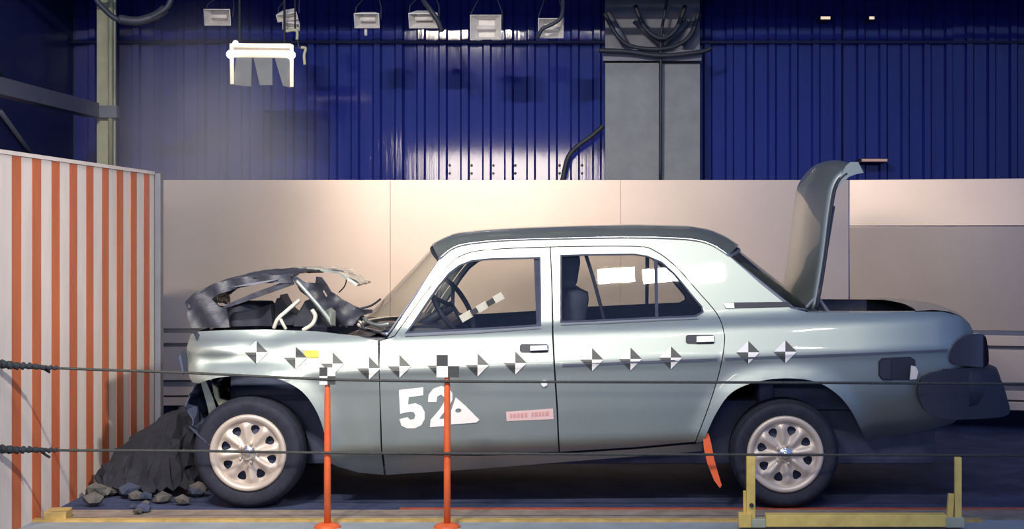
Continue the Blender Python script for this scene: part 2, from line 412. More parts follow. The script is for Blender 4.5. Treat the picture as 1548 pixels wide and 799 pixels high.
def skin(name, outer, holes=(), m=None, parent=None, step=0.028, off=0.0, th=0.02, fn=None, world=False, ins=0.0025, both=True, mirror_name=None):
    """a body panel: 2-D outline traced on the car's side, wrapped on SY, given thickness"""
    fn = fn or SY
    if not world:
        outer = [surf(u, v) for u, v in outer]; holes = [[surf(u, v) for u, v in h] for h in holes]
    if ins: outer = inset(outer, ins)
    outer = resample(outer, step); holes = [resample(list(h), step) for h in holes]
    v2, _, f2 = cdt(outer, holes, step)
    n = len(v2); front = [(x, fn(x, z)+off, z) for x, z in v2]
    edge = {}
    for f in f2:
        for a, b in zip(f, f[1:]+f[:1]): edge[(a, b)] = 1
    res = []
    for mir in ((False, True) if both else (False,)):
        V = [(x, W-y, z) if mir else (x, y, z) for x, y, z in front]
        V += [(x, W-y-th, z) if mir else (x, y+th, z) for x, y, z in front]
        Fs = []; sm = []
        def add(f):
            Fs.append(f[::-1] if mir else f)
        # 2-D triangles are counter-clockwise in (x,z): that faces -y
        for f in f2: add(tuple(f)); sm.append(True)
        for f in f2: add(tuple(i+n for i in f[::-1])); sm.append(True)
        base = len(V); 
        for (a, b) in edge:
            if (b, a) not in edge:
                V2 = [V[a], V[b], V[b+n], V[a+n]]; k = len(V); V += V2
                add((k+1, k, k+3, k+2)); sm.append(False)
        o = pydata(name, V, Fs, m, (parent[1] if mir else parent[0]) if isinstance(parent, (list, tuple)) else parent)
        o.data.polygons.foreach_set('use_smooth', sm); res.append(o)
    return res

car = empty('crashed_car', (0, 0.9, 0))
tag(car, 'silver saloon car with crushed front, open boot lid and number 52 on its door', 'car')
pt = M['paint']
# outlines -----------------------------------------------------------
DOORTOP = [(596, 508), (640, 447), (676, 403), (700, 385), (740, 377), (832, 373), (958, 372), (990, 379), (1022, 403), (1055, 440), (1084, 474), (1094, 500), (1095, 520), (1088, 560), (1072, 612), (1051, 668)]
i_b = 5
fender = [(285, 566), (281, 540), (283, 520), (288, 505), (300, 500), (340, 498), (400, 497), (480, 500), (540, 507), (572, 514), (573, 560), (575, 620), (577, 683), (581, 718), (540, 714), (512, 706)] + ARCH_F[::-1] + [(290, 578)]
fdoor = [(574, 515)] + smooth2(DOORTOP[:6], 4) + [(834, 430), (835, 500), (838, 560), (842, 620), (845, 683), (720, 686), (578, 684), (576, 640)]
rdoor = smooth2(DOORTOP[5:], 4) + [(960, 676), (846, 683), (843, 620), (839, 560), (836, 500), (834.5, 430)]
fwin = [(612, 504), (640, 463), (662, 431), (678, 412), (694, 400), (712, 393), (740, 390), (817, 388), (818, 440), (818, 493), (720, 499)]
rwin = [(847, 385), (880, 384), (958, 383), (978, 386), (1000, 395), (1020, 412), (1044, 442), (1062, 463), (1064, 472), (1052, 479), (1000, 481), (920, 485), (847, 488)]
gutter = [(664, 391), (690, 372), (740, 364), (800, 361), (880, 359), (960, 358), (1040, 361), (1075, 369), (1102, 386)]
body_side = [(584, 512), (625, 452)] + smooth2(gutter, 3) + [(1150, 428), (1196, 465), (1222, 471), (1300, 471), (1385, 470), (1425, 470), (1450, 476), (1466, 488), (1475, 508), (1479, 535), (1476, 570), (1468, 610), (1440, 640), (1380, 655), (1310, 668)] + ARCH_R[::-1] + [(1062, 668), (1053, 670)] + smooth2(DOORTOP, 4)[::-1]
ff = skin('front_fender', fender, (), pt, car)
fd = skin('front_door', fdoor, [fwin], pt, car)
rd = skin('rear_door', rdoor, [rwin], pt, car)
bs = skin('body_side', body_side, (), pt, car)
sill = skin('sill', [(579, 686), (720, 688), (846, 685), (960, 678), (1052, 670), (1064, 668), (1062, 682), (960, 690), (846, 699), (720, 709), (583, 718)], (), pt, car)
# dark lining behind the shut lines
lin_lo = [(292, 560), (292, 512), (400, 503), (575, 514), (720, 503), (832, 496), (1000, 486), (1094, 480), (1200, 476), (1420, 476), (1468, 500), (1470, 600), (1320, 650)] + ARCH_R[::-1] + [(1050, 676), (846, 692), (585, 708), (512, 700)] + ARCH_F[::-1]
skin('inner_lining', lin_lo, (), M['liner'], car, step=0.06, off=0.045, th=0.01, ins=0.008)
skin('pillar_lining', [(822, 380), (845, 380), (846, 492), (820, 496)], (), M['liner'], car, step=0.05, off=0.03, th=0.01)
def band(outer, inner): return outer+inner[::-1]
# window glass and rubber seals
for side in (0, 1):
    pass
fg = skin('window_glass', fwin, (), M['glass'], fd[0], step=0.05, fn=GF, off=0.014, th=0.004, ins=-0.004, both=False)
rg = skin('window_glass', [(847, 385), (958, 383), (978, 386), (990, 391), (991, 481), (920, 485), (847, 488)], (), M['glass'], rd[0], step=0.05, fn=GF, off=0.014, th=0.004, ins=-0.004, both=False)
skin('quarter_glass', [(994, 392), (1000, 395), (1020, 412), (1044, 442), (1062, 463), (1064, 472), (1052, 479), (994, 481)], (), M['glass'], rd[0], step=0.05, fn=GF, off=0.014, th=0.004, ins=-0.002, both=False)
def seal(win, par, d, m, name='window_seal', off=0.006):
    w3 = [surf(u, v) for u, v in win]; inn = inset(w3, d)
    o = skin(name, w3, [inn], m, par, step=0.03, off=off, th=0.030, world=True, ins=-0.001); return o
seal(fwin, fd, 0.010, M['liner']); seal(rwin, rd, 0.009, M['liner'])
skin('window_divider', [(988, 391), (995, 394), (996, 481), (990, 481)], (), M['liner'], rd[0], off=0.004, th=0.02, both=False)
skin('window_divider', [(806, 389), (818, 389), (818, 494), (810, 494)], (), M['liner'], fd[0], off=0.016, th=0.012, both=False)
skin('waist_strip', [(612, 505), (720, 500), (818, 494), (818, 497), (720, 504), (612, 509)], (), M['steel'], fd[0], off=-0.006, th=0.008, both=False)
skin('waist_strip', [(847, 489), (920, 486), (1000, 482), (1056, 480), (1056, 482.5), (1000, 485), (920, 489), (847, 492)], (), M['steel'], rd[0], off=-0.006, th=0.008, both=False)
for nm_, ol, par_, m_, of in (('window_glass', fwin, fd[1], M['glass'], .014), ('window_glass', rwin, rd[1], M['glass'], .014), ('window_divider', [(988, 391), (995, 394), (996, 481), (990, 481)], rd[1], M['liner'], .004)):
    a_, b_ = skin(nm_, ol, (), m_, car, step=0.05, off=of, th=0.004 if of > .01 else 0.02, ins=0, fn=GF)
    bpy.data.objects.remove(a_); b_.parent = par_; b_.matrix_parent_inverse = parent_world(par_).inverted()
newtube('seat_belt', spline([P(884, 380, .3), P(898, 425, .36), P(918, 500, .45)]), 0.010, M['liner'], car, 6)
skin('door_card', [(602, 509), (612, 506), (720, 500), (818, 494), (833, 494), (839, 560), (843, 678), (585, 680)], (), M['liner'], fd, step=0.08, off=0.021, th=0.03)
skin('door_card', [(838, 491), (847, 489), (920, 486), (1052, 480), (1068, 476), (1085, 500), (1062, 600), (1000, 650), (846, 678)], (), M['liner'], rd, step=0.08, off=0.021, th=0.03)
# rub strip along the crease
def creasev(u): return 562-0.0398*(u-560)+1
def strip(u0, u1, par):
    skin('rub_strip', [(u0, creasev(u0)-1.2), (u1, creasev(u1)-1.2), (u1, creasev(u1)+1.8), (u0, creasev(u0)+1.8)], (), M['steel'], par, off=-0.006, th=0.008, both=False, ins=0)
strip(850, 1084, rd[0]); strip(1096, 1432, bs[0])
# door handles
def handle(u0, u1, v0, v1, par):
    skin('handle_recess', [(u0, v0+3), (u0+3, v0), (u1-3, v0), (u1, v0+3), (u1, v1-3), (u1-3, v1), (u0+3, v1), (u0, v1-3)], (), M['plastic'], par, off=-0.003, th=0.004, both=False)
    skin('door_handle', [(u0+16, v0+2), (u1-2, v0+1), (u1-1, v1-4), (u0+16, v1-3)], (), M['chrome'], par, off=-0.022, th=0.018, both=False)
handle(785, 830, 519, 533, fd[0]); handle(1036, 1081, 505, 520, rd[0])
skin('side_marker', [(817, 577), (822, 573), (828, 575), (828, 582), (822, 585), (818, 582)], (), M['white'], fd[0], off=-0.012, th=0.012, both=False)
# C-pillar vent
skin('pillar_vent', [(1094, 457), (1110, 456), (1192, 455), (1197, 464), (1110, 466), (1096, 466)], (), M['plastic'], bs[0], off=-0.004, th=0.006, both=False)
skin('vent_badge', [(1092, 457), (1110, 456.5), (1111, 466), (1097, 466)], (), M['white'], bs[0], off=-0.008, th=0.006, both=False)
# filler opening: flat dark plate for its inner shade, cap and flap
skin('filler_recess', [(1327, 545), (1333, 540), (1376, 538), (1384, 543), (1386, 570), (1380, 575), (1334, 575), (1327, 568)], (), M['plastic'], bs[0], off=-0.003, th=0.004, both=False)
skin('filler_cap', [(1329, 547), (1334, 543), (1346, 542), (1347, 573), (1334, 573), (1329, 567)], (), M['darksteel'], bs[0], off=-0.016, th=0.014, both=False)
skin('filler_flap', [(1374, 550), (1382, 552), (1386, 560), (1383, 572), (1372, 573)], (), M['boardwhite'], bs[0], off=-0.05, th=0.012, both=False)
# stickers --------------------------------------------------------------
for i, (u, v) in enumerate([(388, 532), (447, 540), (503, 549), (558, 556), (604, 553), (664, 552), (722, 551), (779, 548), (895, 543), (953, 542), (1014, 540), (1131, 532), (1187, 531)]):
    r = 17.5
    par = car
    pts = [(u, v), (u, v-r), (u+r, v), (u, v+r), (u-r, v)]
    V = []; 
    def grid_tri(a, b, c, n=5):
        base = len(V); idx = {}; out = []
        for ii in range(n+1):
            for jj in range(n+1-ii):
                uu = a[0]+(b[0]-a[0])*ii/n+(c[0]-a[0])*jj/n; vv = a[1]+(b[1]-a[1])*ii/n+(c[1]-a[1])*jj/n
                x_, z_ = surf(uu, vv); idx[(ii, jj)] = len(V); V.append((x_, SY(x_, z_)-0.006, z_))
        for ii in range(n):
            for jj in range(n-ii):
                out.append((idx[(ii, jj)], idx[(ii+1, jj)], idx[(ii, jj+1)]))
                if jj < n-ii-1: out.append((idx[(ii+1, jj)], idx[(ii+1, jj+1)], idx[(ii, jj+1)]))
        return out
    Fs = []; mi = []
    for kk, (a, b) in enumerate(((1, 2), (2, 3), (3, 4), (4, 1))):
        t = grid_tri(pts[0], pts[b], pts[a]); Fs += t; mi += [1 if kk in (0, 2) else 0]*len(t)
    pydata('target_marker', V, Fs, [M['white'], M['black']], car, False, mi)
five = [(603, 589), (640, 585), (640, 597), (618, 600), (617, 611), (628, 609), (637, 613), (642, 622), (642, 633), (637, 642), (627, 647), (616, 647), (607, 643), (604, 633), (616, 630), (620, 634), (626, 633), (628, 627), (625, 622), (618, 622), (605, 625)]
two = [(647, 607), (648, 596), (655, 587), (667, 583), (678, 586), (684, 594), (684, 604), (679, 613), (667, 628), (664, 633), (681, 632), (681, 643), (650, 645), (651, 634), (664, 619), (671, 608), (672, 600), (667, 596), (661, 599), (660, 607)]
tri = [(689, 600), (704, 613), (725, 634), (720, 638), (682, 641), (682, 620)]
thole = [(688, 620), (691, 617), (696, 617), (698, 620), (695, 623), (690, 623)]
skin('number_five', five, (), M['white'], fd[0], step=0.02, off=-0.003, th=0.002, both=False, ins=0)
skin('number_two', two, (), M['white'], fd[0], step=0.02, off=-0.003, th=0.002, both=False, ins=0)
skin('triangle_sticker', tri, [thole], M['white'], fd[0], step=0.02, off=-0.006, th=0.002, both=False, ins=0)
lab = skin('label_strip', [(765, 622), (836, 617), (837, 633), (766, 636)], (), M['pink'], fd[0], step=0.03, off=-0.003, th=0.002, both=False, ins=0)[0]
random.seed(3)
uu = 771
while uu < 830:                                    # faded, unreadable line of print on the label
    wv = random.uniform(3, 5); sl = (uu-765)*0.066
    if not 796 < uu < 801: skin('faded_print', [(uu, 625.5-sl), (uu+wv, 625.2-sl), (uu+wv, 631.5-sl), (uu, 631.8-sl)], (), M['redprint'], fd[0], step=0.03, off=-0.0045, th=0.001, both=False, ins=0)
    uu += wv+1.6
skin('yellow_tag', [(460, 529), (481, 528), (483, 534), (482, 541), (462, 541), (459, 535)], (), mat('yellow_tag', (0.80, 0.55, 0.08), 0.5, 0, 0.2, 30), ff[0], off=-0.005, th=0.004, both=False)
rb = [(1062, 656), (1072, 654), (1075, 668), (1078, 690), (1086, 722), (1082, 726), (1074, 716), (1066, 695), (1062, 675)]
skin('warning_ribbon', rb, (), mat('red_orange_ribbon', (0.85, 0.14, 0.04), 0.5), car, off=-0.01, th=0.006, both=False, fn=lambda x, z: 0.03)

# roof, screens ----------------------------------------------------------
YC = W/2
gx = []; 
for u, v in smooth2(gutter, 4):
    x_, z_ = surf(u, v); gx.append((x_, SY(x_, z_), z_))
gX = [p[0] for p in gx]; gYv = [p[1] for p in gx]; gZ = [p[2] for p in gx]
top = [(630, 392), (642, 380), (655, 369), (672, 359), (692, 351), (740, 346), (800, 343), (880, 340.5), (960, 339), (1040, 341), (1070, 346), (1092, 355), (1110, 368), (1128, 386)]
tX = [PX(u, YC) for u, v in top]; tZ = [PZ(v, YC) for u, v in top]
V = []; Fs = []; NU, NV = 60, 40
for i in range(NU+1):
    for j in range(NV+1):
        s = -1+2*j/NV; s = math.copysign(abs(s)**0.8, s)
        xf = gX[0]-0.09*(1-abs(s)**2.5); xr = gX[-1]+0.10*(1-abs(s)**2.5)
        x = xf+(xr-xf)*i/NU
        yg = float(np.interp(x, gX, gYv)); zg = float(np.interp(x, gX, gZ)); zt = float(np.interp(x, tX, tZ))
        e = gZ[0] if x < gX[0] else zg
        hw = YC-yg; z = zg+(zt-zg)*(1-abs(s)**2.6)
        V.append((x, YC+s*hw, z))
for i in range(NU):
    for j in range(NV):
        a = i*(NV+1)+j; Fs.append((a, a+NV+1, a+NV+2, a+1))
roof = pydata('roof', V, Fs, pt, car, True)
sol = roof.modifiers.new('thick', 'SOLIDIFY'); sol.thickness = 0.02; sol.offset = -1
hd = pydata('headlining', [(a, b, c-0.03) for a, b, c in V], Fs, M['liner'], car, True)
for s_, nm in ((1, 0), (-1, 1)):
    newtube('gutter_strip', [(x, (y-0.006) if s_ > 0 else W-y+0.006, z) for x, y, z in gx], 0.006, M['chrome'], car, 6)
def screen(name, c_lo, c_hi, b_lo, b_hi, m):
    """c_lo/c_hi: near corners (x,y,z) low and high; bulge along x at the centre line; zlo/zhi at centre"""
    V = []; NU, NV = 12, 32
    for i in range(NU+1):
        t = i/NU
        for j in range(NV+1):
            s = -1+2*j/NV
            x0 = c_lo[0]+(c_hi[0]-c_lo[0])*t; y0 = c_lo[1]+(c_hi[1]-c_lo[1])*t; z0 = c_lo[2]+(c_hi[2]-c_lo[2])*t
            b = b_lo[0]+(b_hi[0]-b_lo[0])*t; dz = b_lo[1]+(b_hi[1]-b_lo[1])*t
            g = 1-abs(s)**2.6
            V.append((x0+b*g, YC+s*(YC-y0), z0+dz*g))
    Fs = [(i*(NV+1)+j, i*(NV+1)+j+1, (i+1)*(NV+1)+j+1, (i+1)*(NV+1)+j) for i in range(NU) for j in range(NV)]
    o = pydata(name, V, Fs, m, car, True)
    lo = [V[j] for j in range(NV+1)]; hi = [V[NU*(NV+1)+j] for j in range(NV+1)]
    le = [V[i*(NV+1)] for i in range(NU+1)]; ri = [V[i*(NV+1)+NV] for i in range(NU+1)]
    return o, lo, hi, le, ri
x_, z_ = surf(586, 505); c1 = (x_, SY(x_, z_)+0.01, z_)
hi1 = (gX[0], gYv[0]+0.01, gZ[0]-0.01)
ztf = float(np.interp(gX[0]-0.09, tX, tZ))
ws, lo, hi, le, ri = screen('windscreen', c1, hi1, (PX(549, YC)-c1[0], PZ(487, YC)-c1[2]), (-0.09, ztf-gZ[0]-0.01), M['screen'])
newtube('screen_trim', lo, 0.011, M['chrome'], ws); newtube('screen_trim', hi, 0.010, M['plastic'], ws)
newtube('screen_trim', le, 0.006, M['steel'], ws); newtube('screen_trim', ri, 0.006, M['steel'], ws)
x_, z_ = surf(1200, 467); c2 = (x_, SY(x_, z_)+0.01, z_)
hi2 = (gX[-1], gYv[-1]+0.01, gZ[-1]-0.01); ztr = float(np.interp(gX[-1]+0.10, tX, tZ))
rs, lo, hi, le, ri = screen('rear_window', c2, hi2, (PX(1226, YC)-c2[0], PZ(466, YC)-c2[2]), (0.10, ztr-gZ[-1]-0.01), M['rearglass'])
for L in (lo, hi, le, ri): newtube('screen_trim', L, 0.011, M['steel'], rs)
# ------------------------------------------------------------------ car: structure under the skin
def cbox(name, x0, x1, y0, y1, z0, z1, m, bevel=0.01, parent=car, rot=None):
    return newbox(name, ((x0+x1)/2, (y0+y1)/2, (z0+z1)/2), (x1-x0, y1-y0, z1-z0), m, parent, rot, bevel)
cbox('floor_pan', -1.95, 1.85, 0.30, 1.50, 0.20, 0.55, M['under'], 0.03)
cbox('firewall', -1.20, -1.10, 0.14, 1.66, 0.5, 0.90, M['under'], 0.01)
cbox('dashboard', -1.12, -0.80, 0.15, 1.65, 0.70, 0.955, M['plastic'], 0.04)
cbox('boot_floor', 0.95, 1.95, 0.24, 1.56, 0.5, 0.62, M['under'], 0.02)
cbox('boot_bulkhead', 0.88, 0.96, 0.20, 1.60, 0.5, 0.95, M['under'], 0.02)
cbox('parcel_shelf', 0.66, 1.14, 0.24, 1.56, 0.92, 0.95, M['liner'], 0.01)
cbox('rear_panel', 1.86, 1.93, 0.26, 1.54, 0.42, 0.97, M['paint'], 0.03)
# scuttle between screen and bonnet, rear deck rim
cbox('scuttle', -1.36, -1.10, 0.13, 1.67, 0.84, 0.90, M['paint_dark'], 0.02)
# rear deck: strip behind the boot opening
V = []; Fs = []
prof = [(1385, 470), (1412, 468), (1436, 471), (1452, 477), (1464, 487), (1471, 500), (1475, 520), (1477, 550), (1474, 585)]
n = 24
for u, v in prof:
    x0, z0 = surf(min(u, 1474), v)
    for j in range(n+1):
        s = -1+2*j/n
        y0 = SY(x0, z0)+0.01
        V.append((x0+0.05*(1-abs(s)**3), YC+s*(YC-y0), z0+0.015*(1-s*s)))
for i in range(len(prof)-1):
    for j in range(n): a = i*(n+1)+j; Fs.append((a, a+n+1, a+n+2, a+1))
pydata('tail_panel', V, Fs, M['paint'], car, True)
# fender-top returns along the boot opening
for s in (0, 1):
    V = []; Fs = []
    for k in range(13):
        u = 1222+(1385-1222)*k/12; x0, z0 = surf(u, 471.5); y0 = SY(x0, z0)
        for dy, dz in ((0.0, 0.0), (0.05, 0.004), (0.09, -0.004), (0.10, -0.10)):
            V.append((x0, (y0+dy) if not s else W-y0-dy, z0+dz))
    for i in range(12):
        for j in range(3): a = i*4+j; Fs.append((a, a+4, a+5, a+1) if s else (a+1, a+5, a+4, a))
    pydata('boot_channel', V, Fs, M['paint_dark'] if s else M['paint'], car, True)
# bumpers
def bumper(name, x, y0, y1, zc_, h, dep, m, sign, jitter=0):
    V = []; Fs = []; n = 28; sec = [(-0.5, -1), (0.15, -1), (0.5, -0.75), (0.62, -0.2), (0.62, 0.3), (0.5, 0.8), (0.15, 1), (-0.5, 1)]
    for i in range(n+1):
        s = -1+2*i/n
        for (a, b) in sec:
            xo = sign*(dep*a-0.22*abs(s)**5)
            V.append((x+xo+random.uniform(-jitter, jitter), (y0+y1)/2+s*(y1-y0)/2, zc_+b*h/2+random.uniform(-jitter, jitter)))
    k = len(sec)
    for i in range(n):
        for j in range(k): a = i*k+j; b = i*k+(j+1) % k; Fs.append((a, b, b+k, a+k))
    Fs.append(tuple(range(k))); Fs.append(tuple(range(n*k, n*k+k))[::-1])
    bm = bmesh.new(); me = bpy.data.meshes.new('t'); me.from_pydata(V, [], Fs); bm.from_mesh(me)
    return obj(name, bm, m, car, True)
bumper('rear_bumper', PX(1493, 0.3), 0.03, 1.77, PZ(586, 0.1), 0.21, 0.17, M['plastic'], 1)
# bumper wrap along the rear flank
skin('bumper_wrap', smooth2([(1384, 590), (1394, 568), (1425, 559), (1474, 555), (1490, 562), (1495, 590), (1488, 616), (1430, 628), (1394, 618), (1384, 590)], 5)[:-1], (), M['plastic'], car, off=-0.03, th=0.04, fn=lambda x, z: 0.03+0.9*max(0, x-1.78)**2, ins=0)
# tail lamp
def tailf(x, z): return min(SY(x, z), 0.35)-0.02
tl = [(1435, 538), (1440, 522), (1450, 510), (1463, 503), (1478, 502), (1485, 512), (1487, 534), (1485, 550), (1470, 553), (1446, 551), (1436, 546), (1435, 538)]
tl = smooth2(tl, 4)[:-1]
t_ = skin('tail_lamp', tl, (), M['tail'], car, step=0.02, off=0, th=0.05, fn=lambda x, z: 0.045+1.6*max(0, x-1.78)**2+0.05*0)
# front crumpled remains
def crumple(name, pts3, m, par, amp=0.02, th=0.006, seed=1):
    """pts3: grid rows of points; subdivided and jittered sheet"""
    rnd = random.Random(seed); R = len(pts3); Cc = len(pts3[0]); V = []; Fs = []; S = 4
    for i in range((R-1)*S+1):
        for j in range((Cc-1)*S+1):
            a, b = min(i//S, R-2), min(j//S, Cc-2); fu, fv = i/S-a, j/S-b
            p = (pts3[a][b]*(1-fu)+pts3[a+1][b]*fu)*(1-fv)+(pts3[a][b+1]*(1-fu)+pts3[a+1][b+1]*fu)*fv
            V.append(p+Vector((rnd.uniform(-1, 1), rnd.uniform(-1, 1), rnd.uniform(-1, 1)))*amp)
    w_ = (Cc-1)*S+1
    for i in range((R-1)*S):
        for j in range(w_-1): a = i*w_+j; Fs.append((a, a+w_, a+w_+1, a+1))
    o = pydata(name, V, Fs, m, par, False)
    md = o.modifiers.new('thick', 'SOLIDIFY'); md.thickness = th
    return o
def row(pts, Y): return [P(u, v, Y) for u, v in pts]
def at(x, y, z): return Vector((x, y, z))
# nose panel
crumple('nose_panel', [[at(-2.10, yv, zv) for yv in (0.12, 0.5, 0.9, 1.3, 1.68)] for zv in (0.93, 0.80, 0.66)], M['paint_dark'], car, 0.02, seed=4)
crumple('front_bumper', [[at(xv, yv, zv) for yv in (0.06, 0.4, 0.9, 1.4, 1.74)] for xv, zv in ((-2.08, 0.66), (-2.14, 0.56), (-2.10, 0.42), (-1.98, 0.34))], M['under'], car, 0.022, seed=5)
# bent strips hanging from the fender lip
hs = skin('torn_fender_strip', [(296, 577), (304, 575), (316, 604), (324, 640), (327, 664), (318, 668), (310, 650), (306, 615)], (), M['paint'], car, off=-0.01, th=0.01, both=False, fn=lambda x, z: 0.09+0.3*(0.72-z))
skin('lamp_mount', [(308, 583), (318, 590), (322, 606), (336, 610), (338, 622), (324, 624), (314, 604)], (), M['palepost'], car, off=0.03, th=0.03, both=False, fn=lambda x, z: 0.14)
skin('headlamp_frame', [(276, 532), (282, 526), (285, 548), (284, 566), (278, 562)], (), M['plastic'], car, off=0.0, th=0.12, both=True, fn=lambda x, z: 0.06)
skin('headlamp_trim', [(272, 538), (277, 530), (279, 560), (275, 568)], (), M['chrome'], car, off=0.0, th=0.10, both=True, fn=lambda x, z: 0.08)
# bonnet: folded sheet
Y0, Y1 = 0.20, 1.10
def hood_rows(prof, ys, far_shift=0.0):
    rows = []
    for u, v in prof:
        p0 = P(u, v, Y0)
        rows.append([Vector((p0.x, yv, p0.z+0.02*math.sin(PI*(yv-Y0)/(Y1-Y0)))) for yv in ys])
    return rows
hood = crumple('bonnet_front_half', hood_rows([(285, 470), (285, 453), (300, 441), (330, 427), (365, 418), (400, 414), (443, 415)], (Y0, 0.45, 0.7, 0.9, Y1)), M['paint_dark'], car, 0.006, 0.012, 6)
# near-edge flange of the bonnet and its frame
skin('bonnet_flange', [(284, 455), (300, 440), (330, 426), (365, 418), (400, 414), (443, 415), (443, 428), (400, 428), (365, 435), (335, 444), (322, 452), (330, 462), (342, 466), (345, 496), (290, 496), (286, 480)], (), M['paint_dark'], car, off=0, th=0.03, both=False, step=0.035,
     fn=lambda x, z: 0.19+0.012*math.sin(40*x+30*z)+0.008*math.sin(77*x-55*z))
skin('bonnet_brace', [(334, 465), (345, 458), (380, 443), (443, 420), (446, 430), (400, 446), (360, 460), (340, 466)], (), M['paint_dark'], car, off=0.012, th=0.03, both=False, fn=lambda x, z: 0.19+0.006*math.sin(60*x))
skin('bonnet_fold', [(352, 434), (380, 427), (410, 422), (424, 421), (410, 426), (385, 431)], (), M['steel'], car, off=-0.02, th=0.02, both=False, fn=lambda x, z: 0.19)  # lighter strip laid on the flange as its highlight
crumple('bonnet_rear_half', [[P(u, v, 1.5)+Vector((0, dy, 0)) for dy in (-0.45, -0.2, 0.1)] for u, v in ((441, 404), (475, 402.5), (500, 403), (530, 407), (557, 426))], pt, car, 0.004, 0.014, 8)
cr = skin('bonnet_hinge_plate', [(440, 417), (447, 416), (458, 426), (475, 427), (477, 417), (487, 418), (500, 440), (515, 452), (530, 462), (545, 468), (560, 468), (560, 474), (540, 480), (530, 494), (505, 494), (480, 466), (460, 448), (452, 440)], [[(485, 440), (488, 438), (493, 447), (490, 450)]], M['paint_dark'], car, off=0, th=0.02, both=False, step=0.03,
     fn=lambda x, z: 0.24+0.02*math.sin(35*x+20*z)+0.012*math.sin(70*z-40*x))
newtube('hinge_arm', spline([P(448, 424, 0.22), P(466, 444, 0.20), P(486, 468, 0.20), P(503, 492, 0.21)]), 0.013, M['paint'], car)  # light tube laid along the plate as its ridge highlight
skin('torn_flap', [(486, 470), (500, 464), (508, 470), (506, 494), (500, 492)], (), M['paint'], car, off=0, th=0.01, both=False, fn=lambda x, z: 0.20+0.05*math.sin(20*x))
newtube('washer_hose', spline([P(512, 413, 1.35), P(523, 420, 1.3), P(521, 432, 1.3), P(512, 442, 1.3)]), 0.004, M['darksteel'], car, 5)
# engine bay bits
cbox('engine_block', PX(350, .6), PX(470, .6), 0.55, 1.15, 0.50, PZ(478, .6), M['under'], 0.03)
bm = bmesh.new(); lathe(bm, [(0.001, 0.10), (0.10, 0.10), (0.13, 0.07), (0.13, 0.0), (0.001, 0.0)], (PX(385, .7), 0.70, PZ(476, .7)-0.02), 28, 'z'); obj('air_filter', bm, M['plastic'], car, True)
skin('battery', [(400, 496), (402, 462), (406, 452), (410, 454), (412, 446), (416, 455), (424, 470), (434, 478), (440, 496)], (), M['plastic'], car, off=0, th=0.2, both=False, fn=lambda x, z: 0.40)
skin('radiator_shroud', [(300, 496), (300, 462), (345, 466), (362, 460), (372, 461), (384, 466), (402, 460), (404, 496)], (), M['plastic'], car, off=0, th=0.08, both=False, fn=lambda x, z: 0.32+0.02*math.sin(30*x))
skin('strut_tower', [(432, 497), (436, 482), (452, 456), (462, 452), (470, 470), (500, 490), (505, 498)], (), M['plastic'], car, off=0, th=0.15, both=False, fn=lambda x, z: 0.34)
pale = mat('pale_hose', (0.62, 0.62, 0.55), 0.5)
newtube('coolant_hose', spline([P(414, 496, .28), P(420, 482, .27), P(433, 470, .28), P(453, 453, .30)]), 0.011, pale, car)
newtube('coolant_hose', spline([P(424, 482, .26), P(428, 490, .26), P(432, 497, .27)]), 0.009, pale, car)
newtube('coolant_hose', spline([P(472, 468, .27), P(477, 478, .26), P(472, 490, .26), P(458, 499, .27)]), 0.012, pale, car)
skin('wiper_motor', [(511, 470), (518, 463), (524, 470), (538, 470), (540, 478), (526, 482), (528, 494), (512, 494), (510, 482)], (), M['darksteel'], car, off=0, th=0.1, both=False, fn=lambda x, z: 0.3)
for i, (a, b) in enumerate((((511, 466), (519, 473)), ((512, 484), (524, 493)), ((529, 467), (536, 471)), ((540, 484), (549, 495)))):
    newtube('bent_bracket', spline([P(*a, .28), P((a[0]+b[0])/2+1, (a[1]+b[1])/2-2, .26), P(*b, .28)]), 0.010, M['paint'], car, 6)
newtube('wiper_arm', spline([P(536, 468, .45), P(560, 462, .5), P(575, 452, .6)]), 0.006, M['plastic'], car)
newtube('scuttle_lip', spline([P(548, 478, .32), P(556, 486, .2), P(572, 491, .12), P(588, 489, .10)]), 0.010, M['paint'], car)
# boot lid standing open
V = []; Fs = []; n = 20
lidp = [(1233, 468), (1240, 430), (1247, 385), (1253, 335), (1258, 300), (1262, 283), (1269, 270), (1279, 262), (1290, 259), (1301, 262)]
lidp = smooth2(lidp, 3)
for i, (u, v) in enumerate(lidp):
    p = P(u, v, 0.24); t = i/(len(lidp)-1)
    for j in range(n+1):
        s = -1+2*j/n; y0 = 0.24+0.02*(1-t)
        bow = 0.075*(1-abs(s)**2.4)
        V.append((p.x-bow*(1-0.9*max(0, (t-0.55)/0.45)), YC+s*(YC-y0), p.z+bow*max(0.0, min(1.0, (t-0.35)/0.4))))
m1 = len(lidp)
for i in range(m1-1):
    for j in range(n): a = i*(n+1)+j; Fs.append((a, a+n+1, a+n+2, a+1))
lid = pydata('boot_lid', V, Fs, pt, car, True)
md = lid.modifiers.new('t', 'SOLIDIFY'); md.thickness = 0.012; md.offset = 1
pin = []
for i, (u, v) in enumerate(lidp): pin.append(P(u, v, 0.24)+Vector((0.006, 0.0, 0)))
newtube('lid_seal', pin[:-6], 0.008, M['plastic'], lid, 6)
crn = skin('lid_corner', [(1262, 284), (1266, 268), (1274, 252), (1281, 246), (1293, 246), (1301, 262), (1290, 264), (1279, 268), (1270, 277)], (), pt, lid, off=0, th=0.02, both=False, ins=0, step=0.02, fn=lambda x, z: 0.235)
skin('lid_frame', [(1240, 432), (1256, 310), (1261, 312), (1247, 440)], (), M['under'], lid, off=0, th=0.03, both=True, ins=0, fn=lambda x, z: 0.28)
